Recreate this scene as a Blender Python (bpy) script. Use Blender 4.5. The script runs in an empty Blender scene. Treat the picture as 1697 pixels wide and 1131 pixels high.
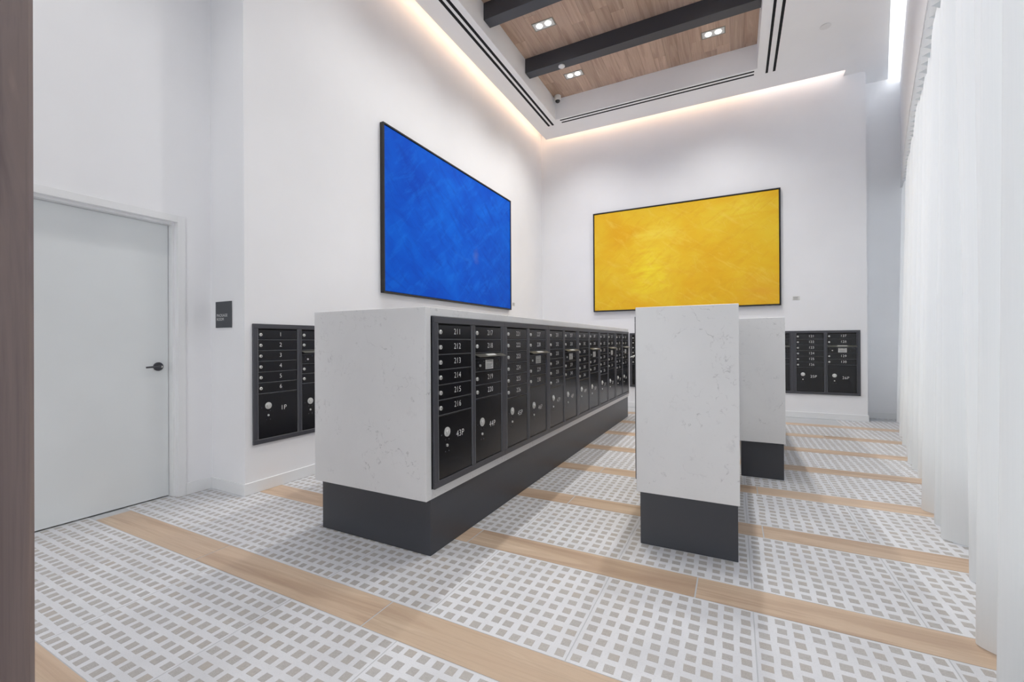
import bpy, bmesh, math, random
from mathutils import Vector, Matrix
random.seed(7)
S = bpy.context.scene
C = S.collection

# ------------------------------------------------------------------ camera
IW, IH = 1697, 1131
F_PX, YAW, PITCH, ROLL, CAM_H = 721.24, 0.4727, 0.0023, -0.0056, 1.29
cd = bpy.data.cameras.new('camera')
cd.sensor_fit = 'HORIZONTAL'; cd.sensor_width = 36.0
cd.lens = F_PX / IW * 36.0
cd.clip_start = 0.02; cd.clip_end = 100
cam = bpy.data.objects.new('camera', cd); C.objects.link(cam)
fwd = Vector((-math.sin(YAW) * math.cos(PITCH), math.cos(YAW) * math.cos(PITCH), math.sin(PITCH)))
rgt = Vector((math.cos(YAW), math.sin(YAW), 0)); up = rgt.cross(fwd)
r2 = math.cos(ROLL) * rgt + math.sin(ROLL) * up
u2 = -math.sin(ROLL) * rgt + math.cos(ROLL) * up
m = Matrix((r2, u2, -fwd)).transposed().to_4x4(); m.translation = (0, 0, CAM_H)
cam.matrix_world = m
S.camera = cam

# ------------------------------------------------------------------ light and exposure
w = bpy.data.worlds.new('daylight'); S.world = w; w.use_nodes = True
bg = w.node_tree.nodes['Background']
bg.inputs[0].default_value = (0.94, 0.97, 1.0, 1); bg.inputs[1].default_value = 3.0
S.view_settings.view_transform = 'Standard'; S.view_settings.look = 'None'
S.view_settings.gamma = 1.0; S.view_settings.use_curve_mapping = False
S.view_settings.exposure = 0.5
SPOT_W = 112.0          # each ceiling downlight
COVE_W = .7           # per metre of cove strip
cy = S.cycles
cy.max_bounces = 8; cy.diffuse_bounces = 7; cy.glossy_bounces = 3; cy.transmission_bounces = 4
cy.sample_clamp_indirect = 6.0; cy.caustics_reflective = False; cy.caustics_refractive = False
cy.use_denoising = True; cy.use_adaptive_sampling = True; cy.adaptive_threshold = 0.03

# ------------------------------------------------------------------ helpers
def lin(r, g=None, b=None):
    if g is None: g = b = r
    f = lambda c: (c / 255 / 12.92) if c / 255 <= 0.04045 else ((c / 255 + 0.055) / 1.055) ** 2.4
    return (f(r), f(g), f(b), 1.0)

class MB:
    """collects shapes for ONE mesh"""
    def __init__(s): s.v = []; s.f = []; s.m = []
    def add(s, vs, fs, mi=0):
        o = len(s.v); s.v += [tuple(q) for q in vs]
        for f in fs: s.f.append(tuple(i + o for i in f)); s.m.append(mi)
        return s
    def box(s, x0, x1, y0, y1, z0, z1, mi=0):
        vs = [(x, y, z) for z in (z0, z1) for y in (y0, y1) for x in (x0, x1)]
        return s.add(vs, [(0, 2, 3, 1), (4, 5, 7, 6), (0, 1, 5, 4), (2, 6, 7, 3), (0, 4, 6, 2), (1, 3, 7, 5)], mi)
    def bbox(s, x0, x1, y0, y1, z0, z1, b=0.003, mi=0):
        """box with chamfered edges"""
        X, Y, Z = (x0, x1), (y0, y1), (z0, z1); vs = []; idx = {}
        for i in (0, 1):
            for j in (0, 1):
                for k in (0, 1):
                    sx, sy, sz = (1 - 2 * i) * b, (1 - 2 * j) * b, (1 - 2 * k) * b
                    for a, p in enumerate(((X[i], Y[j] + sy, Z[k] + sz), (X[i] + sx, Y[j], Z[k] + sz), (X[i] + sx, Y[j] + sy, Z[k]))):
                        idx[i, j, k, a] = len(vs); vs.append(p)
        fs = []
        for i in (0, 1):
            q = [idx[i, 0, 0, 0], idx[i, 0, 1, 0], idx[i, 1, 1, 0], idx[i, 1, 0, 0]]; fs.append(q if i == 0 else q[::-1])
            q = [idx[0, i, 0, 1], idx[1, i, 0, 1], idx[1, i, 1, 1], idx[0, i, 1, 1]]; fs.append(q if i == 0 else q[::-1])
            q = [idx[0, 0, i, 2], idx[0, 1, i, 2], idx[1, 1, i, 2], idx[1, 0, i, 2]]; fs.append(q if i == 0 else q[::-1])
        for j in (0, 1):
            for k in (0, 1):
                q = [idx[0, j, k, 1], idx[0, j, k, 2], idx[1, j, k, 2], idx[1, j, k, 1]]; fs.append(q if (j + k) % 2 == 0 else q[::-1])
                q = [idx[j, 0, k, 2], idx[j, 0, k, 0], idx[j, 1, k, 0], idx[j, 1, k, 2]]; fs.append(q if (j + k) % 2 == 0 else q[::-1])
                q = [idx[j, k, 0, 0], idx[j, k, 0, 1], idx[j, k, 1, 1], idx[j, k, 1, 0]]; fs.append(q if (j + k) % 2 == 0 else q[::-1])
        for i in (0, 1):
            for j in (0, 1):
                for k in (0, 1):
                    q = [idx[i, j, k, 0], idx[i, j, k, 1], idx[i, j, k, 2]]; fs.append(q if (i + j + k) % 2 == 0 else q[::-1])
        return s.add(vs, fs, mi)
    def prism(s, poly, z0, z1, mi=0):
        n = len(poly)
        vs = [(x, y, z0) for x, y in poly] + [(x, y, z1) for x, y in poly]
        fs = [tuple(range(n))[::-1], tuple(range(n, 2 * n))] + [(i, (i + 1) % n, n + (i + 1) % n, n + i) for i in range(n)]
        return s.add(vs, fs, mi)
    def lathe(s, prof, o=(0, 0, 0), axis='z', n=24, mi=0):
        """prof: (radius, height) pairs, closed at both ends"""
        vs = []; fs = []
        for r, h in prof:
            for i in range(n):
                a = 2 * math.pi * i / n; p, q = r * math.cos(a), r * math.sin(a)
                v = {'z': (p, q, h), 'y': (p, -h, q), 'x': (h, p, q)}[axis]
                vs.append((v[0] + o[0], v[1] + o[1], v[2] + o[2]))
        for k in range(len(prof) - 1):
            for i in range(n):
                j = (i + 1) % n
                fs.append((k * n + i, k * n + j, (k + 1) * n + j, (k + 1) * n + i))
        fs.append(tuple(range(n))[::-1]); fs.append(tuple((len(prof) - 1) * n + i for i in range(n)))
        return s.add(vs, fs, mi)
    def tube(s, pts, rad, n=10, mi=0):
        pts = [Vector(p) for p in pts]; vs = []; fs = []
        rads = rad if isinstance(rad, (list, tuple)) else [rad] * len(pts)
        for i, p in enumerate(pts):
            t = (pts[min(i + 1, len(pts) - 1)] - pts[max(i - 1, 0)]).normalized()
            a = t.cross(Vector((0, 0, 1)) if abs(t.z) < .9 else Vector((1, 0, 0))).normalized(); b = t.cross(a)
            for k in range(n):
                q = 2 * math.pi * k / n; vs.append(p + rads[i] * (math.cos(q) * a + math.sin(q) * b))
        for i in range(len(pts) - 1):
            for k in range(n):
                fs.append((i * n + k, i * n + (k + 1) % n, (i + 1) * n + (k + 1) % n, (i + 1) * n + k))
        fs.append(tuple(range(n))[::-1]); fs.append(tuple((len(pts) - 1) * n + k for k in range(n)))
        return s.add(vs, fs, mi)
    def mesh(s, name, *mats, smooth=False):
        me = bpy.data.meshes.new(name); me.from_pydata(s.v, [], s.f)
        for q in mats: me.materials.append(q)
        if any(s.m): me.polygons.foreach_set('material_index', s.m)
        bm = bmesh.new(); bm.from_mesh(me); bmesh.ops.recalc_face_normals(bm, faces=bm.faces); bm.to_mesh(me); bm.free()
        if smooth:
            me.shade_smooth(); me.set_sharp_from_angle(angle=math.radians(35))
        me.update(); return me
    def build(s, name, *mats, parent=None, smooth=False):
        return link(name, s.mesh(name, *mats, smooth=smooth), parent)

def link(name, data, parent=None, loc=None):
    o = bpy.data.objects.new(name, data); C.objects.link(o)
    if parent: o.parent = parent
    if loc: o.location = loc
    return o
def tag(o, label, cat, group=None):
    o['label'] = label; o['category'] = cat
    if group: o['group'] = group
    return o
def thing(name, label, cat, loc=(0, 0, 0), rz=0.0, group=None):
    o = link(name, None, None, loc); o.rotation_euler = (0, 0, rz); o.empty_display_size = .1
    return tag(o, label, cat, group)
def struct(o, label=None):
    o['kind'] = 'structure'
    if label: o['label'] = label
    return o

# ------------------------------------------------------------------ materials
def mat(name):
    m = bpy.data.materials.new(name); m.use_nodes = True
    nt = m.node_tree; return m, nt, nt.nodes['Principled BSDF']
def N(nt, t, **kw):
    n = nt.nodes.new(t)
    for k, v in kw.items():
        if hasattr(n, k): setattr(n, k, v)
        else: n.inputs[k.replace('_', ' ')].default_value = v
    return n
def ramp(nt, src, stops):
    r = nt.nodes.new('ShaderNodeValToRGB'); e = r.color_ramp.elements
    while len(e) < len(stops): e.new(0.5)
    for k, (p, c) in enumerate(stops): e[k].position = p; e[k].color = c
    nt.links.new(src, r.inputs[0]); return r.outputs[0]
def mix(nt, a, b, fac, mode='MIX'):
    n = nt.nodes.new('ShaderNodeMix'); n.data_type = 'RGBA'; n.blend_type = mode
    for sock, val in ((n.inputs[0], fac), (n.inputs[6], a), (n.inputs[7], b)):
        if isinstance(val, bpy.types.NodeSocket): nt.links.new(val, sock)
        else: sock.default_value = val
    return n.outputs[2]
def coords(nt, kind='Object', scale=(1, 1, 1), rnd=0.0, rot=(0, 0, 0)):
    tc = nt.nodes.new('ShaderNodeTexCoord'); mp = nt.nodes.new('ShaderNodeMapping')
    mp.inputs['Scale'].default_value = scale; mp.inputs['Rotation'].default_value = rot
    src = tc.outputs[kind]
    if rnd:
        oi = nt.nodes.new('ShaderNodeObjectInfo'); mu = N(nt, 'ShaderNodeMath', operation='MULTIPLY'); mu.inputs[1].default_value = rnd
        nt.links.new(oi.outputs['Random'], mu.inputs[0])
        ad = N(nt, 'ShaderNodeVectorMath', operation='ADD'); nt.links.new(src, ad.inputs[0]); nt.links.new(mu.outputs[0], ad.inputs[1]); src = ad.outputs[0]
    nt.links.new(src, mp.inputs[0]); return mp.outputs[0]
def noise(nt, vec, scale, detail=4, rough=.5, dist=0.0):
    n = nt.nodes.new('ShaderNodeTexNoise')
    n.inputs['Scale'].default_value = scale; n.inputs['Detail'].default_value = detail
    n.inputs['Roughness'].default_value = rough; n.inputs['Distortion'].default_value = dist
    nt.links.new(vec, n.inputs['Vector']); return n.outputs['Fac']
def bump(nt, bsdf, h, strength, dist=.002):
    b = nt.nodes.new('ShaderNodeBump'); b.inputs['Strength'].default_value = strength; b.inputs['Distance'].default_value = dist
    nt.links.new(h, b.inputs['Height']); nt.links.new(b.outputs[0], bsdf.inputs['Normal'])
def plain(name, col, rough=.5, metal=0.0, spec=.5):
    m, nt, p = mat(name)
    p.inputs['Base Color'].default_value = col; p.inputs['Roughness'].default_value = rough
    p.inputs['Metallic'].default_value = metal; p.inputs['Specular IOR Level'].default_value = spec
    return m
def painted(name, col, rough=.6, var=.03):
    m, nt, p = mat(name); v = coords(nt)
    a = noise(nt, v, 1.3, 3); dk = tuple(c * (1 - var) for c in col[:3]) + (1,)
    nt.links.new(ramp(nt, a, [(.35, dk), (.65, col)]), p.inputs['Base Color'])
    p.inputs['Roughness'].default_value = rough; p.inputs['Specular IOR Level'].default_value = .3
    bump(nt, p, noise(nt, v, 160, 2), .02, .001); return m

M = {}
M['wall'] = painted('white_wall_paint', (.865, .87, .89, 1))
M['ceil'] = painted('white_ceiling_paint', (.92, .925, .935, 1))
M['trim'] = painted('white_trim_paint', (.82, .83, .84, 1), .4)
M['door'] = painted('white_door_paint', (.74, .77, .78, 1), .45, .05)
M['dark'] = plain('dark_satin_metal', lin(62, 64, 70), .36)
M['frame'] = plain('charcoal_powder_coat', lin(70, 71, 77), .36)
M['black'] = plain('black_picture_frame', lin(34, 35, 38), .45)
M['shadow'] = plain('deep_black', lin(14, 14, 15), .7)
M['chrome'] = plain('chrome_lock', lin(222, 222, 220), .3, .5)
M['bead_glint'] = plain('steel_bead_glint', lin(128, 129, 134), .35, .4)  # steel beads, and the highlight lines drawn between door rows
M['print'] = plain('white_print', lin(225, 225, 225), .6)
M['plate'] = plain('steel_lock_plate', lin(215, 216, 214), .4, .3)
M['flap'] = plain('brushed_steel_flap', lin(150, 150, 142), .3, .85)
M['sticker'] = plain('white_sticker', lin(215, 215, 212), .6)
M['ink'] = plain('grey_ink', lin(90, 92, 95), .6)
M['white'] = plain('white_plastic', lin(232, 232, 232), .4)
M['lens'] = plain('dark_lens', lin(40, 42, 46), .12)
M['sign'] = plain('charcoal_sign', lin(66, 69, 75), .5)
M['grout'] = plain('grey_grout', lin(188, 190, 193), .8)
M['grille'] = plain('dark_slot', lin(30, 32, 36), .7, 0, .2)

def brushed(name, col, rough):
    m, nt, p = mat(name); v = coords(nt, scale=(160, 160, 1))
    n = noise(nt, v, 3.0, 1)
    nt.links.new(ramp(nt, n, [(.3, tuple(c * .93 for c in col[:3]) + (1,)), (.7, tuple(c * 1.07 for c in col[:3]) + (1,))]), p.inputs['Base Color'])
    p.inputs['Roughness'].default_value = rough
    p.inputs['Specular IOR Level'].default_value = .55; return m
M['mail'] = brushed('black_anodised_aluminium', lin(19, 20, 25), .26)

def quartz():
    m, nt, p = mat('white_quartz'); v = coords(nt, rnd=3.0)
    big = noise(nt, v, 1.6, 5, .6, .3); mask = ramp(nt, noise(nt, v, 3.1, 5, .65), [(.46, (0, 0, 0, 1)), (.64, (1, 1, 1, 1))])
    dv = N(nt, 'ShaderNodeVectorMath', operation='ADD')
    nz = nt.nodes.new('ShaderNodeTexNoise'); nz.inputs['Scale'].default_value = 5; nz.inputs['Detail'].default_value = 6; nt.links.new(v, nz.inputs['Vector'])
    nt.links.new(v, dv.inputs[0]); nt.links.new(nz.outputs['Color'], dv.inputs[1])
    vo = nt.nodes.new('ShaderNodeTexVoronoi'); vo.feature = 'DISTANCE_TO_EDGE'; vo.inputs['Scale'].default_value = 3.4; nt.links.new(dv.outputs[0], vo.inputs['Vector'])
    vein = ramp(nt, vo.outputs['Distance'], [(0.0, (1, 1, 1, 1)), (.035, (0, 0, 0, 1))])
    brk = ramp(nt, noise(nt, v, 34, 3, .6), [(.46, (0, 0, 0, 1)), (.62, (1, 1, 1, 1))])
    f = mix(nt, vein, mask, 1.0, 'MULTIPLY'); f = mix(nt, f, brk, 1.0, 'MULTIPLY')
    smk = ramp(nt, noise(nt, v, 9, 6, .7), [(.6, (0, 0, 0, 1)), (.78, (1, 1, 1, 1))])
    base = ramp(nt, big, [(.3, (.69, .69, .695, 1)), (.7, (.74, .74, .745, 1))])
    base = mix(nt, base, (.56, .56, .565, 1), mix(nt, smk, (.45, .45, .45, 1), 1.0, 'MULTIPLY'))
    base = mix(nt, base, (.26, .26, .27, 1), mix(nt, f, (.7, .7, .7, 1), 1.0, 'MULTIPLY'))
    nt.links.new(base, p.inputs['Base Color']); p.inputs['Roughness'].default_value = .3
    p.inputs['Specular IOR Level'].default_value = .35
    return m
M['quartz'] = quartz()

def wood(name, cols, axis='x', rough=.45, rnd=37.0, val=.14, grain=1.0, spec=.35):
    """long-grain wood; grain runs along the given object axis, each object shows its own piece"""
    m, nt, p = mat(name)
    s = {'x': (.55, 7, 7), 'y': (7, .55, 7), 'z': (7, 7, .55)}[axis]; s2 = {'x': (2, 70, 70), 'y': (70, 2, 70), 'z': (70, 70, 2)}[axis]
    v = coords(nt, scale=s, rnd=rnd); n1 = noise(nt, v, 1.0, 6, .55, 1.4)
    wv = N(nt, 'ShaderNodeMath', operation='MULTIPLY'); wv.inputs[1].default_value = 34 * grain; nt.links.new(n1, wv.inputs[0])
    sn = N(nt, 'ShaderNodeMath', operation='SINE'); nt.links.new(wv.outputs[0], sn.inputs[0])
    rg = ramp(nt, sn.outputs[0], [(.0, (0, 0, 0, 1)), (1.0, (1, 1, 1, 1))])
    fine = noise(nt, coords(nt, scale=s2, rnd=rnd), 1.0, 4, .6)
    base = ramp(nt, n1, [(.3, cols[0]), (.5, cols[1]), (.72, cols[2])])
    base = mix(nt, base, cols[0], mix(nt, rg, (.22, .22, .22, 1), 1.0, 'MULTIPLY'))
    base = mix(nt, base, cols[3], mix(nt, ramp(nt, fine, [(.5, (0, 0, 0, 1)), (.75, (1, 1, 1, 1))]), (.35, .35, .35, 1), 1.0, 'MULTIPLY'))
    hs = nt.nodes.new('ShaderNodeHueSaturation'); oi = nt.nodes.new('ShaderNodeObjectInfo')
    mr = nt.nodes.new('ShaderNodeMapRange'); mr.inputs[3].default_value = 1 - val; mr.inputs[4].default_value = 1 + val
    nt.links.new(oi.outputs['Random'], mr.inputs[0]); nt.links.new(mr.outputs[0], hs.inputs['Value'])
    nt.links.new(base, hs.inputs['Color']); nt.links.new(hs.outputs[0], p.inputs['Base Color'])
    p.inputs['Roughness'].default_value = rough; p.inputs['Specular IOR Level'].default_value = spec
    bump(nt, p, fine, .12, .001); return m
M['plank'] = wood('oak_floor_plank', [lin(174, 148, 126), lin(194, 170, 147), lin(208, 187, 164), lin(158, 136, 116)], 'x', .42, val=.07, spec=.4)
M['cplank'] = wood('oak_ceiling_plank', [lin(168, 140, 122), lin(192, 165, 146), lin(208, 183, 164), lin(140, 114, 98)], 'y', .5, val=.14)
M['walnut'] = wood('dark_walnut', [lin(92, 80, 80), lin(124, 110, 107), lin(146, 129, 121), lin(86, 76, 77)], 'z', .45, val=0, grain=.7)

def cement():
    m, nt, p = mat('pale_cement_tile'); v = coords(nt, rnd=11.0)
    a = noise(nt, v, 4, 4); b = noise(nt, v, 180, 3, .7)
    base = ramp(nt, a, [(.3, lin(205, 206, 210)), (.7, lin(216, 217, 221))])
    base = mix(nt, base, lin(190, 192, 196), mix(nt, ramp(nt, b, [(.5, (0, 0, 0, 1)), (.72, (1, 1, 1, 1))]), (.5, .5, .5, 1), 1.0, 'MULTIPLY'))
    nt.links.new(base, p.inputs['Base Color']); p.inputs['Roughness'].default_value = .42
    bump(nt, p, b, .05, .001); return m
M['tile'] = cement()
def inlay():
    m, nt, p = mat('grey_wood_inlay')
    uv = nt.nodes.new('ShaderNodeUVMap'); uv.uv_map = 'grain'
    mp = nt.nodes.new('ShaderNodeMapping'); mp.inputs['Scale'].default_value = (4, 30, 1); nt.links.new(uv.outputs[0], mp.inputs[0])
    n1 = noise(nt, mp.outputs[0], 3.0, 4, .6, .6)
    mp2 = nt.nodes.new('ShaderNodeMapping'); mp2.inputs['Scale'].default_value = (.35, .35, 1); nt.links.new(uv.outputs[0], mp2.inputs[0])
    tone = noise(nt, mp2.outputs[0], 1.0, 1)
    base = ramp(nt, n1, [(.3, lin(154, 151, 149)), (.55, lin(178, 175, 173)), (.75, lin(196, 193, 191))])
    base = mix(nt, base, lin(178, 168, 157), ramp(nt, tone, [(.45, (0, 0, 0, 1)), (.8, (.7, .7, .7, 1))]))
    nt.links.new(base, p.inputs['Base Color']); p.inputs['Roughness'].default_value = .42; return m
M['inlay'] = inlay()

def art(name, kind):
    m, nt, p = mat(name)
    def strokes(ang, sc, seed, scale, d=5, dist=.6):
        v = coords(nt, rot=(0, ang, 0)); mp = nt.nodes.new('ShaderNodeMapping'); mp.inputs['Scale'].default_value = sc; mp.inputs['Location'].default_value = (seed,) * 3
        nt.links.new(v, mp.inputs[0]); return noise(nt, mp.outputs[0], scale, d, .62, dist)
    k = lambda lo, hi, s: [(lo, (0, 0, 0, 1)), (hi, (s, s, s, 1))]
    a = strokes(0, (1, 1, 1.2), 3, 1.1, 3, .4)
    b = strokes(.7, (1, 1, 4), 9, 2.4); c = strokes(-.6, (1, 1, 4), 21, 2.8); e = strokes(.05, (1, 1, 4.5), 33, 1.7); g = strokes(-1.2, (1, 1, 7), 47, 4.5)
    def patch(x, z, rx, rz, hi):
        v = coords(nt); mp = nt.nodes.new('ShaderNodeMapping'); mp.inputs['Location'].default_value = (-x / rx, 0, -z / rz); mp.inputs['Scale'].default_value = (1 / rx, 0, 1 / rz)
        nt.links.new(v, mp.inputs[0]); ln = N(nt, 'ShaderNodeVectorMath', operation='LENGTH'); nt.links.new(mp.outputs[0], ln.inputs[0])
        ad = N(nt, 'ShaderNodeMath', operation='MULTIPLY_ADD'); nt.links.new(e, ad.inputs[0]); ad.inputs[1].default_value = 2.2; nt.links.new(ln.outputs['Value'], ad.inputs[2])
        return ramp(nt, ad.outputs[0], [(0.0, (hi, hi, hi, 1)), (.95, (hi, hi, hi, 1)), (1.0, (hi * .9,) * 3 + (1,))]) if False else ramp(nt, scaled(ad.outputs[0]), [(.25, (hi, hi, hi, 1)), (.62, (0, 0, 0, 1))])
    def scaled(x):
        q = N(nt, 'ShaderNodeMath', operation='MULTIPLY'); q.inputs[1].default_value = .3; nt.links.new(x, q.inputs[0]); return q.outputs[0]
    if kind == 'blue':
        col = ramp(nt, a, [(.3, lin(0, 74, 196)), (.5, lin(0, 88, 210)), (.7, lin(0, 104, 224))])
        col = mix(nt, col, lin(20, 116, 230), ramp(nt, b, k(.5, .75, .65)))
        col = mix(nt, col, lin(0, 66, 186), ramp(nt, c, k(.5, .74, .65)))
        col = mix(nt, col, lin(40, 122, 226), ramp(nt, e, k(.62, .82, .5)))
        col = mix(nt, col, lin(70, 140, 230), ramp(nt, g, k(.68, .85, .5)))
        col = mix(nt, col, lin(110, 120, 190), patch(.42, .78, .10, .16, .45))
    else:
        col = ramp(nt, a, [(.3, lin(232, 176, 40)), (.5, lin(236, 192, 50)), (.7, lin(240, 206, 62))])
        col = mix(nt, col, lin(246, 226, 60), patch(-.55, .72, .42, .55, .95))
        col = mix(nt, col, lin(244, 220, 84), patch(-.35, 1.45, .55, .16, .85))
        col = mix(nt, col, lin(240, 214, 70), patch(1.0, 1.75, .8, .25, .7))
        col = mix(nt, col, lin(228, 164, 36), patch(.55, .7, .5, .5, .6))
        col = mix(nt, col, lin(232, 166, 62), patch(1.35, .25, .6, .4, .6))
        col = mix(nt, col, lin(226, 168, 44), ramp(nt, b, k(.5, .78, .6)))
        col = mix(nt, col, lin(246, 212, 92), ramp(nt, c, k(.54, .78, .6)))
        col = mix(nt, col, lin(244, 216, 110), ramp(nt, g, k(.62, .8, .55)))
        col = mix(nt, col, lin(230, 172, 50), ramp(nt, e, k(.55, .8, .5)))
    nt.links.new(col, p.inputs['Base Color']); p.inputs['Roughness'].default_value = .6
    p.inputs['Specular IOR Level'].default_value = .12; bump(nt, p, b, .25, .003); return m
M['blue'] = art('blue_oil_paint', 'blue'); M['yellow'] = art('yellow_oil_paint', 'yellow')

def fabric():
    m, nt, p = mat('white_sheer_fabric'); out = nt.nodes['Material Output']
    v = coords(nt, scale=(60, 60, 1)); f = noise(nt, v, 3, 3)
    col = ramp(nt, f, [(.3, (.77, .785, .79, 1)), (.7, (.79, .80, .805, 1))])
    nt.links.new(col, p.inputs['Base Color']); p.inputs['Roughness'].default_value = .85; p.inputs['Specular IOR Level'].default_value = .1
    tr = nt.nodes.new('ShaderNodeBsdfTranslucent'); tr.inputs[0].default_value = (.85, .88, .9, 1)
    mx = nt.nodes.new('ShaderNodeMixShader'); mx.inputs[0].default_value = .092
    nt.links.new(p.outputs[0], mx.inputs[1]); nt.links.new(tr.outputs[0], mx.inputs[2]); nt.links.new(mx.outputs[0], out.inputs[0]); return m
M['curtain'] = fabric()
def emit(name, col, s):
    m, nt, p = mat(name); p.inputs['Emission Color'].default_value = col; p.inputs['Emission Strength'].default_value = s
    p.inputs['Base Color'].default_value = (.8, .8, .8, 1); return m
M['bulb'] = emit('lit_bulb', (1, .98, .95, 1), 8.0)
M['led'] = emit('warm_led', (1, .72, .45, 1), 4.0)

# ------------------------------------------------------------------ the room
XL, XD, YJ, YB, YR = -3.691, -4.177, 2.247, 8.66, 9.1     # left wall, door wall, jog, back wall, recess
ZS, ZW = 5.54, 5.93                                       # soffit, wood ceiling
Y0 = -2.2
def hem(y):                                               # where the curtain meets the floor
    return lerp([(-3, -.18), (0, .43), (1.6, .79), (2.5, .975), (3.4, 1.225), (4.3, 1.315), (5.25, 1.535), (6.15, 1.725), (7.06, 1.925), (8.0, 2.145), (9.1, 2.42)], y)
def lerp(P, y):
    for (ya, xa), (yb, xb) in zip(P, P[1:]):
        if y <= yb: return xa + (xb - xa) * (y - ya) / (yb - ya)
    return P[-1][1]
def curve(y):                                             # curtain track in plan
    P = [(-3, -.18), (0, .43), (2.4, .93), (4.6, 1.40), (5.3, 1.555), (6.5, 1.82), (8.0, 2.165), (9.1, 2.42), (10, 2.64)]
    for (ya, xa), (yb, xb) in zip(P, P[1:]):
        if y <= yb: return xa + (xb - xa) * (y - ya) / (yb - ya)
    return P[-1][1]

struct(MB().box(XL - .5, XL, YJ, YB + .3, 0, 5.80).build('wall_left', M['wall']), 'white left wall carrying the blue painting')
DY0, DY1, DZ, XF = .985, 1.98, 2.312, -4.275
struct(MB().box(XD - .2, XD, Y0, DY0, 0, 5.80).box(XD - .2, XD, DY1, YJ, 0, 5.80).box(XD - .2, XD, DY0, DY1, DZ, 5.80)
       .build('wall_alcove', M['wall']), 'white recessed wall around the plain door')
struct(MB().box(XL, 1.865, YB, YB + .35, 0, 5.80).box(1.80, 1.865, YB + .35, YR, 0, 5.8).build('wall_back', M['wall']), 'white back wall carrying the yellow painting')
struct(MB().box(1.865, 4.0, YR, YR + .15, 0, 7.2).build('wall_recess', M['wall']), 'white recessed strip of wall beside the curtain')
struct(MB().box(XD - .2, -2.4, Y0 - .15, Y0, 0, 7.2).box(-1.0, 4.4, Y0 - .15, Y0, 0, 7.2).box(-2.4, -1.0, Y0 - .15, Y0, 3.0, 7.2).build('wall_front', M['wall']), 'white wall behind the camera with an opening added for fill light')  # unseen; the opening is cut to let fill light in from behind
struct(MB().box(5.6, 5.75, Y0, YR + .2, 5.7, 7.2).build('wall_sky_block', M['wall']), 'unseen high white wall added to block direct sky in the slot')  # unseen, added to keep bright sky out of the light slot
# curved bulkhead above the curtain
mb = MB(); ys = [Y0 + i * (YR - Y0) / 40 for i in range(41)]
mb.prism([(curve(y) - .02, y) for y in ys] + [(curve(y) + .10, y) for y in reversed(ys)], 3.95, 5.46)
struct(mb.build('wall_bulkhead', M['wall'], smooth=True), 'white curved bulkhead above the curtain')
struct(MB().prism([(curve(y) + .30, y) for y in ys] + [(curve(y) + .36, y) for y in reversed(ys)], 0.0008, .45).build('wall_light_block', M['wall']), 'unseen low wall behind the curtain, added to block light at the floor')  # unseen, added to stop light leaking under the hem
# soffit with its tray opening, cove slot and light slot beside the bulkhead
TX0, TX1, TY0, TY1 = -3.03, .34, 1.9, 7.80
CX, CYY = -3.502, 8.48                                    # soffit edge beside the coves
ZT = ZS + .42
mb = MB()
mb.box(CX, TX0, YJ, CYY, ZS, ZT).box(TX0, TX1, TY1, CYY, ZS, ZT).box(XD - .2, TX0, Y0, YJ, ZS, ZT).box(TX0, TX1, Y0, TY0, ZS, ZT)
re = [(curve(y) - .17, y) for y in [Y0 + i * (CYY - Y0) / 24 for i in range(25)]]
mb.prism([(TX1, Y0)] + re + [(TX1, CYY)], ZS, ZS + .10); mb.box(TX1, TX1 + .08, TY0, TY1, ZS + .10, ZT)
mb.prism([(1.58, CYY), (curve(CYY) - .17, CYY), (curve(YB) - .17, YB), (1.58, YB)], ZS, ZS + .10)
mb.prism([(1.865, YB), (curve(YB) - .17, YB), (curve(YR) - .17, YR), (1.865, YR)], ZS, ZS + .10)
struct(mb.build('ceiling', M['ceil']), 'white dropped ceiling around the wood tray')
struct(MB().box(XL, CX, YJ, YB, 5.76, 5.80).box(CX, 1.58, CYY, YB, 5.76, 5.80).build('ceiling_cove', M['ceil']))
struct(MB().box(XD - .3, 8.0, Y0, YR + .2, 7.2, 7.3).build('ceiling_slab', M['ceil']))  # unseen roof, run far out so sky enters sideways and stays hidden

# floor: substrate, tiles with inlays, planks
floor = struct(MB().box(-4.6, 4.4, -3.2, YR + .2, -.06, -.0012).build('floor', M['grout']), 'pale mosaic tile floor with oak plank stripes')
PX, X0T = .689, .072
PY, S0 = .917, .742                                       # tile rows start at S0 + k*PY
TD = .707
def proj(p):
    d = Vector(p) - Vector((0, 0, CAM_H)); z = d.dot(fwd)
    if z < .05: return None
    return (IW / 2 + F_PX * d.dot(r2) / z, IH / 2 - F_PX * d.dot(u2) / z, z)
def in_frame(p, mx=90):
    q = proj(p); return q is not None and -mx < q[0] < IW + mx and -mx < q[1] < IH + mx
tile_me = MB().bbox(0, PX - .0045, 0, TD - .0045, -.0012, 0, .0005).mesh('floor_tile', M['tile'])
nx = 10; px = (PX - .003) / nx; py = (TD - .003) / nx
def inlay_uv(me, seeds):
    uv = me.uv_layers.new(name='grain'); k = 0
    for pl in me.polygons:
        sd = seeds[pl.index // 5]
        r = random.Random(sd); a = r.choice((0, 0, 1.2, 1.57, 1.57, .5)) + r.uniform(-.15, .15); ox, oy = r.uniform(0, 90), r.uniform(0, 90)
        for li in pl.loop_indices:
            co = me.vertices[me.loops[li].vertex_index].co
            uv.data[li].uv = (ox + (co.x * math.cos(a) - co.y * math.sin(a)) * 8, oy + (co.x * math.sin(a) + co.y * math.cos(a)) * 8)
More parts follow.
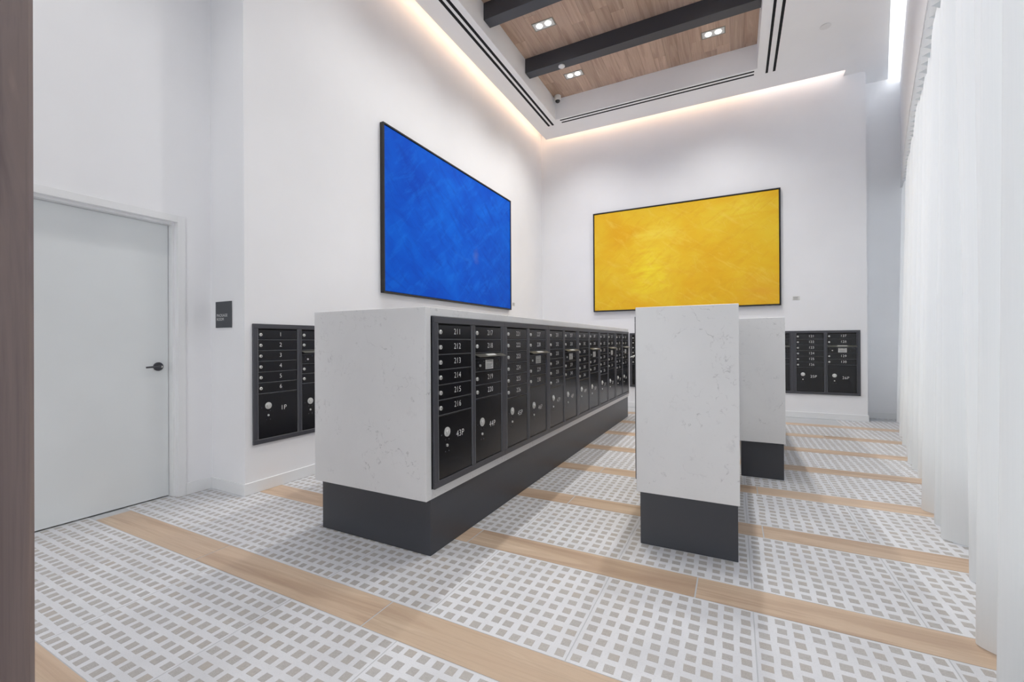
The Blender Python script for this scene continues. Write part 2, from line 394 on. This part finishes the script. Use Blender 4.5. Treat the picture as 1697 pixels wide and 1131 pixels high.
def inlay_shape(mb, cx, cy, w, h, z0, z1, sk):
    a, b = w / 2, h / 2
    q = [(-a + sk, -b), (a + sk, -b), (a - sk, b), (-a - sk, b)]
    vs = [(cx + x, cy + y, z0) for x, y in q] + [(cx + x, cy + y, z1) for x, y in q]
    mb.add(vs, [(4, 5, 6, 7), (0, 1, 5, 4), (1, 2, 6, 5), (2, 3, 7, 6), (3, 0, 4, 7)])
cells = []; tiles = []
rr = random.Random(3)
for k in range(-1, 10):
    y0 = S0 + k * PY
    for j in range(-7, 5):
        x0 = X0T + j * PX
        if x0 < XD - .3 - PX + .3 or y0 > YR: continue
        if y0 > YJ - .3 and x0 < XL - PX: continue
        if y0 + TD > YB + .02 and x0 + PX < 1.8: continue
        corners = [(x0 + a * PX, y0 + b * TD, 0) for a in (0, .5, 1) for b in (0, .5, 1)]
        if not any(in_frame(c, 250) for c in corners): continue
        if x0 > curve(y0 + TD) + .25: continue
        t = link('floor_tile', tile_me, floor, (x0 + .0015, y0 + .0015, 0)); tiles.append(t)
        for a in range(nx):
            for b in range(nx):
                jx, jy = rr.uniform(-.004, .004), rr.uniform(-.003, .003)
                cells.append((t, (a + .5) * px + jx, (b + .5) * py + jy, rr.uniform(.037, .045), rr.uniform(.037, .043), rr.uniform(-.0015, .0015), rr.random()))
def cell_size(c):
    p = (c[0].location.x + c[1], c[0].location.y + c[2], 0)
    q = proj(p)
    if q is None or not (12 < q[0] < IW - 10 and 0 < q[1] < IH - 6): return 0
    if q[0] < 70: return 0
    return 1.0 / q[2]
cells.sort(key=cell_size, reverse=True)
variants = []
for i in range(16):
    mb = MB(); inlay_shape(mb, 0, 0, rr.uniform(.037, .045), rr.uniform(.037, .043), -.0005, .0006, rr.uniform(-.0015, .0015))
    me = mb.mesh('wood_inlay', M['inlay']); inlay_uv(me, [1000 + i]); variants.append(me)
for i, c in enumerate(cells[:300]):
    link('wood_inlay', variants[i % 16], c[0], (c[1], c[2], 0))
mb = MB(); seeds = []
for c in cells[300:]:
    inlay_shape(mb, c[0].location.x + c[1], c[0].location.y + c[2], c[3], c[4], -.0005, .0006, c[5]); seeds.append(int(c[6] * 1e6))
me = bpy.data.meshes.new('inlay_field'); me.from_pydata(mb.v, [], mb.f); me.materials.append(M['inlay']); inlay_uv(me, seeds)
o = link('inlay_field', me, floor); o['kind'] = 'stuff'; o['label'] = 'remaining small grey wood inlays set in the tiles'
# planks
for k in range(-2, 9):
    ya, yb = S0 + k * PY + TD, S0 + (k + 1) * PY
    if k == -2: ya, yb = S0 - PY - (PY - TD), S0 - PY
    off = {0: -1.522, 1: -.186, 2: .163, 3: .166}.get(k, [.4, -.9, -.3, .7][k % 4])
    x = off - 4 * 1.357
    while x < 3.0:
        xa, xb = max(x, XD + .0), min(x + 1.357, curve(yb) + .3)
        if ya > YJ - .1: xa = max(xa, XL)
        if xb - xa > .1 and ya < YB:
            w_ = xb - xa - .007; d_ = yb - ya - .003
            pm = MB().bbox(-w_ / 2, w_ / 2, -d_ / 2, d_ / 2, -.0012, 0.0002, .0005).mesh('floor_plank', M['plank'])
            link('floor_plank', pm, floor, ((xa + xb) / 2, (ya + yb) / 2, 0))
        x += 1.357

# baseboards
BH = .10
struct(MB().bbox(XL, XL + .013, YJ - .013, YB, 0.0008, BH, .002).build('baseboard_left', M['trim']))
struct(MB().bbox(XD + .013, XL, YJ - .013, YJ, 0.0008, BH, .002).build('baseboard_jog', M['trim']))
struct(MB().bbox(XD, XD + .013, 2.039, YJ - .0, 0.0008, BH, .002).build('baseboard_alcove', M['trim']))
struct(MB().bbox(XL + .013, 1.878, YB - .013, YB, 0.0008, BH, .002).build('baseboard_back', M['trim']))
struct(MB().bbox(1.878, 2.44, YR - .013, YR, 0.0008, BH, .002).build('baseboard_recess', M['trim']))

# door with casing and jamb
door = struct(MB().bbox(XF - .045, XF, DY0 + .021, DY1 - .021, .010, DZ - .019, .0015).build('door_1', M['door']), 'plain white flush door with black lever')
cs = MB(); ow = .058
cs.bbox(XD, XD + .012, DY1, DY1 + ow, 0.0008, DZ + ow, .002).bbox(XD, XD + .012, DY0 - ow, DY0, 0.0008, DZ + ow, .002)
cs.bbox(XD, XD + .012, DY0, DY1, DZ, DZ + ow, .002)
struct(cs.build('trim_1', M['trim']), 'white door casing')
jb = MB()
jb.box(XD - .19, -4.215, DY1 - .018, DY1, 0.0008, DZ).box(XD - .19, -4.215, DY0, DY0 + .018, 0.0008, DZ).box(XD - .19, -4.215, DY0 + .018, DY1 - .018, DZ - .017, DZ)
struct(jb.build('trim_2', M['trim']), 'white door stop')
struct(MB().box(XD - .24, XD - .2, DY0 - .1, DY1 + .1, 0.0008, DZ + .1).build('wall_behind_door', M['shadow']))
lv = thing('door_lever', 'black round-rose lever handle on the white door', 'handle', (XF, 1.885, 1.102))
MB().lathe([(.004, 0), (.036, 0), (.036, .006), (.032, .011), (.004, .011)], axis='x', n=28).build('rose', M['dark'], parent=lv, smooth=True)
MB().tube([(.008, 0, 0), (.045, 0, 0), (.052, -.006, 0), (.055, -.03, .001), (.055, -.07, 0), (.053, -.105, -.002)], [.011, .010, .010, .009, .008, .007]).build('lever', M['dark'], parent=lv, smooth=True)
MB().lathe([(.001, .050), (.008, .050), (.008, .058), (.001, .058)], axis='x', n=14).build('keyhole', M['chrome'], parent=lv, smooth=True)

# walnut-clad jamb right beside the camera
wp = MB().bbox(-2.0, -1.70, -.5, .466, 0.0008, 5.53, .012).build('wood_post', M['walnut'])
tag(wp, 'dark walnut-clad post at the far left edge, close to the camera', 'post')

# ------------------------------------------------------------------ lettering helper
_txt = {}
def text_mesh(s, size, align='CENTER', mt='print', sx=1.0):
    key = (s, size, align, mt, sx)
    if key not in _txt:
        cu = bpy.data.curves.new('t', 'FONT'); cu.body = s; cu.size = size; cu.align_x = align; cu.align_y = 'CENTER' if align == 'CENTER' else 'TOP_BASELINE'
        cu.resolution_u = 3; cu.fill_mode = 'FRONT'; cu.offset = -.0004 if size > .04 else 0; cu.space_character = 1.08
        ob = bpy.data.objects.new('t', cu); C.objects.link(ob)
        dg = bpy.context.evaluated_depsgraph_get(); me = bpy.data.meshes.new_from_object(ob.evaluated_get(dg))
        bpy.data.objects.remove(ob); bpy.data.curves.remove(cu)
        me.transform(Matrix(((sx, 0, 0, 0), (0, 0, -1, 0), (0, 1, 0, 0), (0, 0, 0, 1))))   # stand it up in the x-z plane, facing -y
        me.materials.clear(); me.materials.append(M[mt]); me.name = 'number'; _txt[key] = me
    return _txt[key]

# ------------------------------------------------------------------ mailbox banks
UW, UH = .902, 1.047
RH = .094
def door_mesh(w, h):
    return MB().bbox(0, w, -.0125, -.003, 0, h, .003).mesh('mailbox_door', M['mail'])
DW = .374; CXS = (.048, .476)
tenant_me = door_mesh(DW, RH - .006)
lock_me = MB().lathe([(.003, 0), (.0135, 0), (.0135, .007), (.0105, .010), (.003, .010)], axis='y', n=14).add(
    [(-.0022, -.0105, -.006), (.0022, -.0105, -.006), (.0022, -.0105, .006), (-.0022, -.0105, .006)], [(0, 1, 2, 3)], 1).mesh('lock', M['chrome'], M['shadow'], smooth=True)
ring_me = MB().lathe([(.012, 0), (.030, 0), (.030, .004), (.026, .0055), (.012, .0055)], axis='y', n=28).lathe([(.003, .0056), (.013, .0056), (.011, .013), (.003, .013)], axis='y', n=18, mi=1).add(
    [(-.017 + a, -.0062, -.004 + b) for b in (0, .008) for a in (0, .004)], [(0, 1, 3, 2)], 2).add([(.013 + a, -.0062, -.004 + b) for b in (0, .008) for a in (0, .004)], [(0, 1, 3, 2)], 2).mesh('parcel_lock', M['plate'], M['chrome'], M['shadow'], smooth=True)
small_me = MB().lathe([(.002, 0), (.0095, 0), (.0085, .006), (.002, .006)], axis='y', n=12).mesh('small_lock', M['chrome'], smooth=True)
screw_me = MB().lathe([(.001, 0), (.0045, 0), (.004, .002), (.001, .002)], axis='y', n=8).mesh('screw', M['frame'], smooth=True)
flap_me = MB().add([(0, -.012, .030), (DW + .008, -.012, .030), (0, -.056, .012), (DW + .008, -.056, .012), (0, -.056, .007), (DW + .008, -.056, .007), (0, -.012, .022), (DW + .008, -.012, .022)],
                   [(0, 1, 3, 2), (2, 3, 5, 4), (4, 5, 7, 6), (6, 7, 1, 0), (0, 2, 4, 6), (1, 7, 5, 3)]).mesh('mail_slot_flap', M['flap'])
flap_label_me = MB().add([(.13, -.018, .0283), (.26, -.018, .0283), (.26, -.046, .0168), (.13, -.046, .0168)], [(0, 1, 2, 3)]).mesh('flap_label', M['sticker'])
panel_me = door_mesh(DW, .088)
stick = MB().box(-.056, .056, -.0134, -.0125, -.034, .034)
for q in range(5): stick.box(-.046, -.046 + .092 * (1 - .12 * (q % 3)), -.0138, -.0134, .004 - q * .008, .0065 - q * .008, 1)
sticker_me = stick.mesh('mail_label', M['sticker'], M['ink'])
fr = MB(); T = .018
fr.bbox(0, UW, -T, 0, UH - .040, UH, .002).bbox(0, UW, -T, 0, 0, .040, .002).bbox(0, .038, -T, 0, .040, UH - .040, .002).bbox(UW - .038, UW, -T, 0, .040, UH - .040, .002)
fr.bbox(.432, .462, -T, 0, .040, UH - .040, .002)
frame_me = fr.mesh('frame', M['frame'])
bead_glint = MB()
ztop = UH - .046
for q in range(1, 7): bead_glint.box(CXS[0], CXS[0] + DW, -.0128, -.003, ztop - q * RH - .0016, ztop - q * RH + .0016)  # pale bars stand in for highlights on the door edges
for zq in (ztop - RH, ztop - 2 * RH, ztop - 2 * RH - .0435, ztop - 2 * RH - .136, ztop - 3 * RH - .136, ztop - 4 * RH - .136): bead_glint.box(CXS[1], CXS[1] + DW, -.0128, -.003, zq - .0016, zq + .0016)  # same painted edge highlights, right column
for x in (.0405, .426, .4665, .8535): bead_glint.bbox(x, x + .0045, -.017, -.003, .042, UH - .042, .001)
bead_glint_me = bead_glint.mesh('edge_bead_glint', M['bead_glint'])
back_me = MB().box(.030, UW - .030, -.003, 0, .030, UH - .030).mesh('back_plate', M['shadow'])

sticker_text = text_mesh('U.S. MAIL', .018, mt='ink')
def mailbox(first, parcel, loc, rz, label, group):
    t = thing('mailbox_bank', label, 'mailbox', loc, rz, group)
    link('frame', frame_me, t); link('back_plate', back_me, t); link('edge_bead_glint', bead_glint_me, t)
    top = UH - .046
    def row(col, z, num):
        d = link('mailbox_door', tenant_me, t, (CXS[col], 0, z + .003))
        link('lock', lock_me, d, (.020, -.0125, .042)); link('number', text_mesh(str(num), .053, sx=.95), d, (.208, -.0130, .046))
    def par(col, z1, txt, zr):
        d = link('parcel_door', door_mesh(DW, z1 - .046), t, (CXS[col], 0, .044))
        zz = zr - .044
        link('parcel_lock', ring_me, d, (.088, -.0125, zz)); link('small_lock', small_me, d, (.088, -.0125, zz - .085))
        for a, b in ((-.018, -.048), (.018, -.048), (-.018, -.122), (.018, -.122), (-.060, -.012)): link('screw', screw_me, d, (.088 + a, -.0125, zz + b))
        link('number', text_mesh(txt, .060, sx=.95), d, (.235, -.0130, zz - .035))
    for i in range(6): row(0, top - (i + 1) * RH, first + i)
    par(0, top - 6 * RH - .002, '%dP' % parcel, .325)
    row(1, top - RH, first + 6); row(1, top - 2 * RH, first + 7)
    zf = top - 2 * RH - .042
    f = link('mail_slot_flap', flap_me, t, (CXS[1] - .004, 0, zf + .004)); link('flap_label', flap_label_me, f)
    zp = zf - .092
    d = link('master_panel', panel_me, t, (CXS[1], 0, zp + .002))
    link('mail_label', sticker_me, d, (.195, 0, .044)); link('label_lettering', sticker_text, d, (.195, -.0139, .068)); link('small_lock', small_me, d, (.062, -.0125, .040))
    for a, b in ((.035, .062), (.035, .022), (.115, .07), (.30, .040), (.345, .070), (.345, .018)): link('screw', screw_me, d, (a, -.0125, b))
    z = zp - .002
    row(1, z - RH, first + 8); row(1, z - 2 * RH, first + 9)
    par(1, z - 2 * RH - .002, '%dP' % (parcel + 1), .315)
    return t

# ------------------------------------------------------------------ islands
ZT_, ZB_ = 1.503, .344
AX0, AX1, AY0, AY1 = -2.588, -1.627, 2.058, 7.578
FY0 = 2.118
def island(name, label, x0, x1, y0, y1, face=0):
    t = thing(name, label, 'island', ((x0 + x1) / 2, (y0 + y1) / 2, 0))
    ox, oy = (x0 + x1) / 2, (y0 + y1) / 2; a0, a1, b0, b1 = x0 - ox, x1 - ox, y0 - oy, y1 - oy
    th = .052; b = .0025
    link('end_panel', MB().bbox(a0, a1, b0, b0 + th, ZB_, ZT_, b).mesh('end_panel', M['quartz']), t)
    link('end_panel', MB().bbox(a0, a1, b1 - th + .006, b1, ZB_, ZT_, b).mesh('end_panel', M['quartz']), t)
    link('top_panel', MB().bbox(a0, a1, b0 + th, b1 - th + .006, ZT_ - th, ZT_, b).mesh('top_panel', M['quartz']), t)
    if face:
        f0, f1 = (a0 + .03, a1) if face > 0 else (a0, a1 - .03)
        link('bottom_panel', MB().bbox(f0, f1, b0 + th, b1 - th + .006, ZB_, ZB_ + .058, b).mesh('bottom_panel', M['quartz']), t)
        link('core', MB().box(a0 + (.03 if face > 0 else .004), a1 - (.004 if face > 0 else .03), b0 + th, b1 - th + .006, ZB_ + .058, ZT_ - th).mesh('core', M['shadow']), t)
        s0 = a0 if face > 0 else a1 - .03
        link('side_panel', MB().bbox(s0, s0 + .03, b0 + th, b1 - th + .006, ZB_, ZT_ - th, b).mesh('side_panel', M['quartz']), t)
    else:
        for xa, xb in ((a0, a0 + .03), (a1 - .03, a1)):
            link('side_panel', MB().bbox(xa, xb, b0 + th, b1 - th + .006, ZB_, ZT_ - th, b).mesh('side_panel', M['quartz']), t)
    link('base', MB().bbox(a0 + .014, a1 - .010, b0 + .051, b1 - .021, 0.0008, ZB_, .002).mesh('base', M['dark']), t)
    return t
island('mailbox_island', 'long white quartz island on a dark base, with mailboxes along its right side', AX0, AX1, AY0, AY1, 1)
island('quartz_island', 'narrow white quartz island on a dark base, nearest the camera right of the mailboxes', -.556, .0225, 2.797, 4.708, -1)
island('quartz_island', 'white quartz island half hidden behind the narrow one, nearer the yellow painting', -.17 + .205, .409, 4.653, 7.45)

nth = ['nearest the camera', 'second from the near end', 'third from the near end', 'third from the far end', 'second from the far end', 'at the far end']
for i in range(6):
    mailbox(211 + 10 * i, 43 + 2 * i, (AX1 - .001, FY0 + i * UW, ZB_ + .058), math.pi / 2,
            'black mailbox bank numbered %d to %d in the island side, %s' % (211 + 10 * i, 220 + 10 * i, nth[i]), 'mailbox banks in the island side')
for i in range(2):
    mailbox(131 + 10 * i, 27 + 2 * i, (-.555, 2.857 + (2 - i) * UW, ZB_ + .058), -math.pi / 2,
            ('black mailbox bank in the left side of the narrow quartz island, far end', 'black mailbox bank in the left side of the narrow quartz island, near end')[i], 'mailbox banks in the narrow island')
mailbox(1, 1, (XL, 2.312, .414), math.pi / 2, 'black mailbox bank numbered 1 to 10 on the left wall by the door', 'mailbox banks set in the walls')
for i, lab in enumerate(('far back-wall mailbox bank glimpsed as a sliver at the end of the long island', 'black back-wall mailbox bank 101 to 110, hidden behind the narrow quartz island',
                         'black back-wall mailbox bank 111 to 120, only its right edge showing beside the quartz island', 'grey-lit mailbox bank numbered 121 to 130 on the back wall, beside the curtain')):
    mailbox(91 + 10 * i, 19 + 2 * i, (1.775 - (4 - i) * UW, YB, .402), 0, lab, 'mailbox banks set in the walls')

# ------------------------------------------------------------------ paintings, cards and sign
def painting(name, label, w, h, loc, rz, art_mat):
    t = thing(name, label, 'painting', loc, rz)
    d, b = .055, .020; f = MB()
    f.bbox(-w / 2, w / 2, -d, -.001, h - b, h, .0015).bbox(-w / 2, w / 2, -d, -.001, 0, b, .0015).bbox(-w / 2, -w / 2 + b, -d, -.001, b, h - b, .0015).bbox(w / 2 - b, w / 2, -d, -.001, b, h - b, .0015)
    link('picture_frame', f.mesh('picture_frame', M['black']), t)
    link('canvas', MB().bbox(-w / 2 + b + .004, w / 2 - b - .004, -.046, -.001, b + .004, h - b - .004, .003).mesh('canvas', art_mat), t)
    return t
painting('painting', 'large black-framed abstract painting in strong blue on the left wall', 3.26, 2.003, (XL, 5.470, 1.876), math.pi / 2, M['blue'])
painting('painting', 'large black-framed abstract painting in golden yellow on the back wall', 3.247, 1.989, (-.9175, YB, 1.888), 0, M['yellow'])
for lab, loc, rz in (('small grey caption card right of the blue painting', (XL, 7.29, 2.0), math.pi / 2), ('small pale caption card right of the yellow painting', (.925, YB, 2.0), 0)):
    t = thing('caption_card', lab, 'card', loc, rz)
    link('card', MB().bbox(-.05, .05, -.005, -.0005, -.03, .03, .001).mesh('card', M['sticker']), t)
    q = MB()
    for k in range(4): q.box(-.042, .03 - .015 * (k % 2), -.0056, -.005, .015 - .012 * k, .019 - .012 * k)
    link('caption_lines', q.mesh('caption_lines', M['ink']), t)
sg = thing('room_sign', 'dark square sign reading PACKAGE ROOM beside the door', 'sign', (-3.979, YJ, 1.544))
link('plate', MB().bbox(-.117, .117, -.008, -.0005, -.115, .115, .0015).mesh('plate', M['sign']), sg)
tm = text_mesh('PACKAGE\nROOM', .034, 'LEFT'); link('lettering', tm, sg, (-.098, -.0085, -.018))

# ------------------------------------------------------------------ wood tray ceiling
deck = struct(MB().box(TX0 - .02, TX1 + .02, TY0 - .02, TY1 + .02, ZW + .016, ZW + .03).build('ceiling_deck', M['grout']), 'oak plank ceiling inside the tray')
npl = 18; pw = (TX1 - TX0) / npl; rp = random.Random(11)
for i in range(npl):
    y = TY0 - rp.uniform(0, 1.4)
    while y < TY1:
        L = rp.choice((.9, 1.2, 1.5, 1.8)); ya, yb = max(y, TY0), min(y + L, TY1)
        if yb - ya > .05:
            pm = MB().bbox(-pw / 2 + .0006, pw / 2 - .0006, -(yb - ya) / 2 + .0006, (yb - ya) / 2 - .0006, 0, .016, .0012).mesh('ceiling_plank', M['cplank'])
            link('ceiling_plank', pm, deck, (TX0 + (i + .5) * pw, (ya + yb) / 2, ZW))
        y += L
for k in range(4):
    y = 6.45 - 1.328 * k
    b = MB().bbox(TX0 + .001, TX1 - .001, y, y + .175, ZW - .235, ZW - .0005, .003).build('ceiling_beam', M['dark'])
    tag(b, ['dark boxed ceiling beam nearest the yellow painting', 'dark ceiling beam second from the back, cut by the top of the picture', 'dark ceiling beam third from the back', 'dark ceiling beam nearest the camera'][k], 'beam', 'ceiling beams')

# recessed twin downlights
plate = MB(); hw, hd = .165, .085
plate.bbox(-hw, hw, -hd, -hd + .014, -.006, -.0005, .001).bbox(-hw, hw, hd - .014, hd, -.006, -.0005, .001).bbox(-hw, -hw + .014, -hd + .014, hd - .014, -.006, -.0005, .001).bbox(hw - .014, hw, -hd + .014, hd - .014, -.006, -.0005, .001)
plate_me = plate.mesh('trim_ring', M['flap']); pan_me = MB().box(-hw + .014, hw - .014, -hd + .014, hd - .014, -.003, -.0005).mesh('pan', M['plate'])
bulb_me = MB().lathe([(.004, -.0032), (.044, -.0032), (.040, -.010), (.02, -.014), (.004, -.0145)], n=24).mesh('lamp', M['bulb'], smooth=True)
names = {(0, 0): 'twin downlight above the corner, nearest the security camera', (1, 0): 'twin downlight nearest the yellow painting on the right of the tray', (0, 1): 'twin downlight on the left between the two visible beams'}
spots = [(i, j, x, 7.215 - 1.34 * j, ZW) for j in range(4) for i, x in enumerate((-2.455, -.258))] + [(2, 0, -2.9, .85, ZS), (3, 0, .2, .9, ZS)]  # last two are unseen, added as fill for the front
for i, j, x, y, zz in spots:
    if True:
        lab = names.get((i, j), 'twin downlight in the %s row, %s bay from the back' % (('left', 'right')[i], ('first', 'second', 'third', 'nearest')[j])) if i < 2 else ('unseen twin fill light added in the dropped ceiling by the door alcove', 'unseen twin fill light added in the dropped ceiling above the camera')[i - 2]
        t = thing('downlight', lab, 'light', (x, y, zz), 0, 'twin ceiling downlights')
        link('trim_ring', plate_me, t); link('pan', pan_me, t)
        for s_ in (-.068, .068): link('lamp', bulb_me, t, (s_, 0, 0))
        ld = bpy.data.lights.new('downlight_beam', 'SPOT'); ld.energy = SPOT_W * (((1.3, 1.1, .9, .7)[j]) if i < 2 else (.7, .85)[i - 2]); ld.color = (1, .985, .96)
        ld.spot_size = math.radians(118); ld.spot_blend = 1.0; ld.shadow_soft_size = .06
        link('downlight_beam', ld, t, (0, 0, -.05))

# cove strips
def cove(name, label, x0, x1, y0, y1, aim):
    t = thing(name, label, 'light', ((x0 + x1) / 2, (y0 + y1) / 2, 5.60), 0, 'warm cove strips')
    a, b = (x1 - x0) / 2, (y1 - y0) / 2; L = 2 * max(a, b)
    link('channel', MB().box(-a, a, -b, b, 0, .012).mesh('channel', M['white']), t)
    link('led_strip', MB().box(-a * (.4 if a < b else 1), a * (.4 if a < b else 1), -b * (.4 if b < a else 1), b * (.4 if b < a else 1), .012, .015).mesh('led_strip', M['led']), t)
    ld = bpy.data.lights.new('cove_glow', 'AREA'); ld.shape = 'RECTANGLE'; ld.size = L; ld.size_y = .03; ld.energy = COVE_W * L; ld.color = (1, .62, .39)
    o = link('cove_glow', ld, t, (0, 0, .135)); zx = -Vector(aim).normalized(); xx = Vector((0, 1, 0)) if b > a else Vector((1, 0, 0))
    o.rotation_euler = Matrix((xx, zx.cross(xx), zx)).transposed().to_euler()
cove('cove_light', 'warm cove light strip along the top of the left wall', CX - .032, CX - .002, YJ + .1, CYY, (-.3, 0, -.95))
cove('cove_light', 'warm cove light strip along the top of the back wall', CX, 1.5, CYY + .002, CYY + .032, (0, .3, -.95))

# linear slot diffusers
def slots(label, boxes, ends):
    t = thing('slot_diffuser', label, 'vent', ((boxes[0][0] + boxes[0][1]) / 2, (boxes[0][2] + boxes[0][3]) / 2, ZS), 0, 'linear slot diffusers')
    o = t.location
    for x0, x1, y0, y1 in boxes:
        link('slot', MB().box(x0 - o[0], x1 - o[0], y0 - o[1], y1 - o[1], -.0022, -.0004).mesh('slot', M['grille']), t)
    return t
slots('long twin-slot ceiling diffuser along the left side of the tray', [(-3.246, -3.204, 2.0, 7.97), (-3.163, -3.121, 2.0, 7.97)], 0)
slots('long twin-slot ceiling diffuser along the back of the tray', [(-2.955, .302, 7.838, 7.874), (-2.955, .302, 7.928, 7.966)], 0)
slots('long twin-slot ceiling diffuser along the right side of the tray', [(.462, .496, 1.0, 7.99), (.562, .598, 1.0, 7.99)], 0)

# small ceiling fittings
t = thing('security_camera', 'small white dome security camera in the corner of the wood tray', 'camera', (-2.945, 7.705, ZW))
MB().lathe([(.004, -.0006), (.062, -.0006), (.064, -.010), (.064, -.070), (.058, -.090), (.004, -.091)], n=28).build('housing', M['white'], parent=t, smooth=True)
MB().lathe([(.046, -.088), (.045, -.100), (.036, -.118), (.018, -.129), (.002, -.131)], n=24).build('dome', M['lens'], parent=t, smooth=True)
t = thing('smoke_detector', 'round white smoke detector under the ceiling beam', 'detector', (-2.43, 6.545, ZW - .235))
MB().lathe([(.004, -.0006), (.052, -.0006), (.052, -.014), (.044, -.022), (.004, -.023)], n=28).build('body', M['white'], parent=t, smooth=True)
MB().lathe([(.004, -.0225), (.020, -.0225), (.018, -.027), (.004, -.027)], n=18).build('cap', M['white'], parent=t, smooth=True)
t = thing('sprinkler_cover', 'flat white round sprinkler cover on the dropped ceiling', 'sprinkler', (1.12, 7.17, ZS))
MB().lathe([(.004, -.003), (.058, -.003), (.064, -.006), (.064, -.009), (.004, -.010)], n=28).build('cover', M['white'], parent=t, smooth=True)
MB().lathe([(.004, -.0003), (.05, -.0003), (.05, -.004), (.004, -.004)], n=20).build('collar', M['shadow'], parent=t, smooth=True)

# ------------------------------------------------------------------ curtain
rc = random.Random(5)
NY, NZ = 1040, 40; ya, yb = Y0, YR - .02
dy = (yb - ya) / (NY - 1)
ph2 = []; acc = 0
for i in range(NY):
    acc += dy / (.29 + .05 * math.sin(i * .031) + .03 * math.sin(i * .0117 + 1)); ph2.append(acc * 2 * math.pi)
vs = []; fs = []
for j in range(NZ):
    tz = j / (NZ - 1); z = .006 + (3.955 - .006) * tz
    bl = min(1, max(0, (tz - .90) / .10)); bl = bl * bl * (3 - 2 * bl)
    for i in range(NY):
        y = ya + i * dy
        a1 = .5 + .5 * math.sin(ph2[i]); a1 = a1 ** .9
        low = (a1 - .5) * .26 + .010 * math.sin(ph2[i] * 2.6 + 1 + tz) + .006 * math.sin(ph2[i] * .37 + 2 * tz)
        top = .018 * math.sin(ph2[i])
        low *= .72 + .38 * math.sin(ph2[i] * .31 + 1.3) * math.sin(ph2[i] * .137)
        n = low * (1 - bl) * (1 - .62 * tz) + top * bl
        bx = hem(y) + (curve(y) - hem(y)) * min(1, tz * 1.3)
        vs.append((bx + .045 * (1 - bl) + .055 * bl + n * .98, y - n * .2 + .018 * math.cos(ph2[i]) * (1 - bl), z))
for j in range(NZ - 1):
    for i in range(NY - 1):
        k = j * NY + i; fs.append((k, k + 1, k + NY + 1, k + NY))
me = bpy.data.meshes.new('curtain'); me.from_pydata(vs, [], fs); me.materials.append(M['curtain']); me.shade_smooth(); me.update()
me.name = 'fabric_panel'
ct = thing('curtain', 'floor-length white ripple-fold curtain along the right side', 'curtain', (0, 0, 0))
link('fabric_panel', me, ct)
vs = []; fs = []; NH = 1500; hz = (3.725, 3.735, 3.80, 3.87, 3.955)
for j, z in enumerate(hz):
    for i in range(NH):
        y = ya + i * (yb - ya) / (NH - 1); q = 2 * math.pi * y / .142
        a = (.040, .042, .042, .040, .034)[j]
        vs.append((curve(y) + .018 - .006 * (j < 2) + a * math.sin(q), y + .010 * math.sin(2 * q), z))
for j in range(len(hz) - 1):
    for i in range(NH - 1):
        k = j * NH + i; fs.append((k, k + 1, k + NH + 1, k + NH))
me = bpy.data.meshes.new('pleated_header'); me.from_pydata(vs, [], fs); me.materials.append(M['curtain']); me.shade_smooth(); me.update()
link('pleated_header', me, ct)
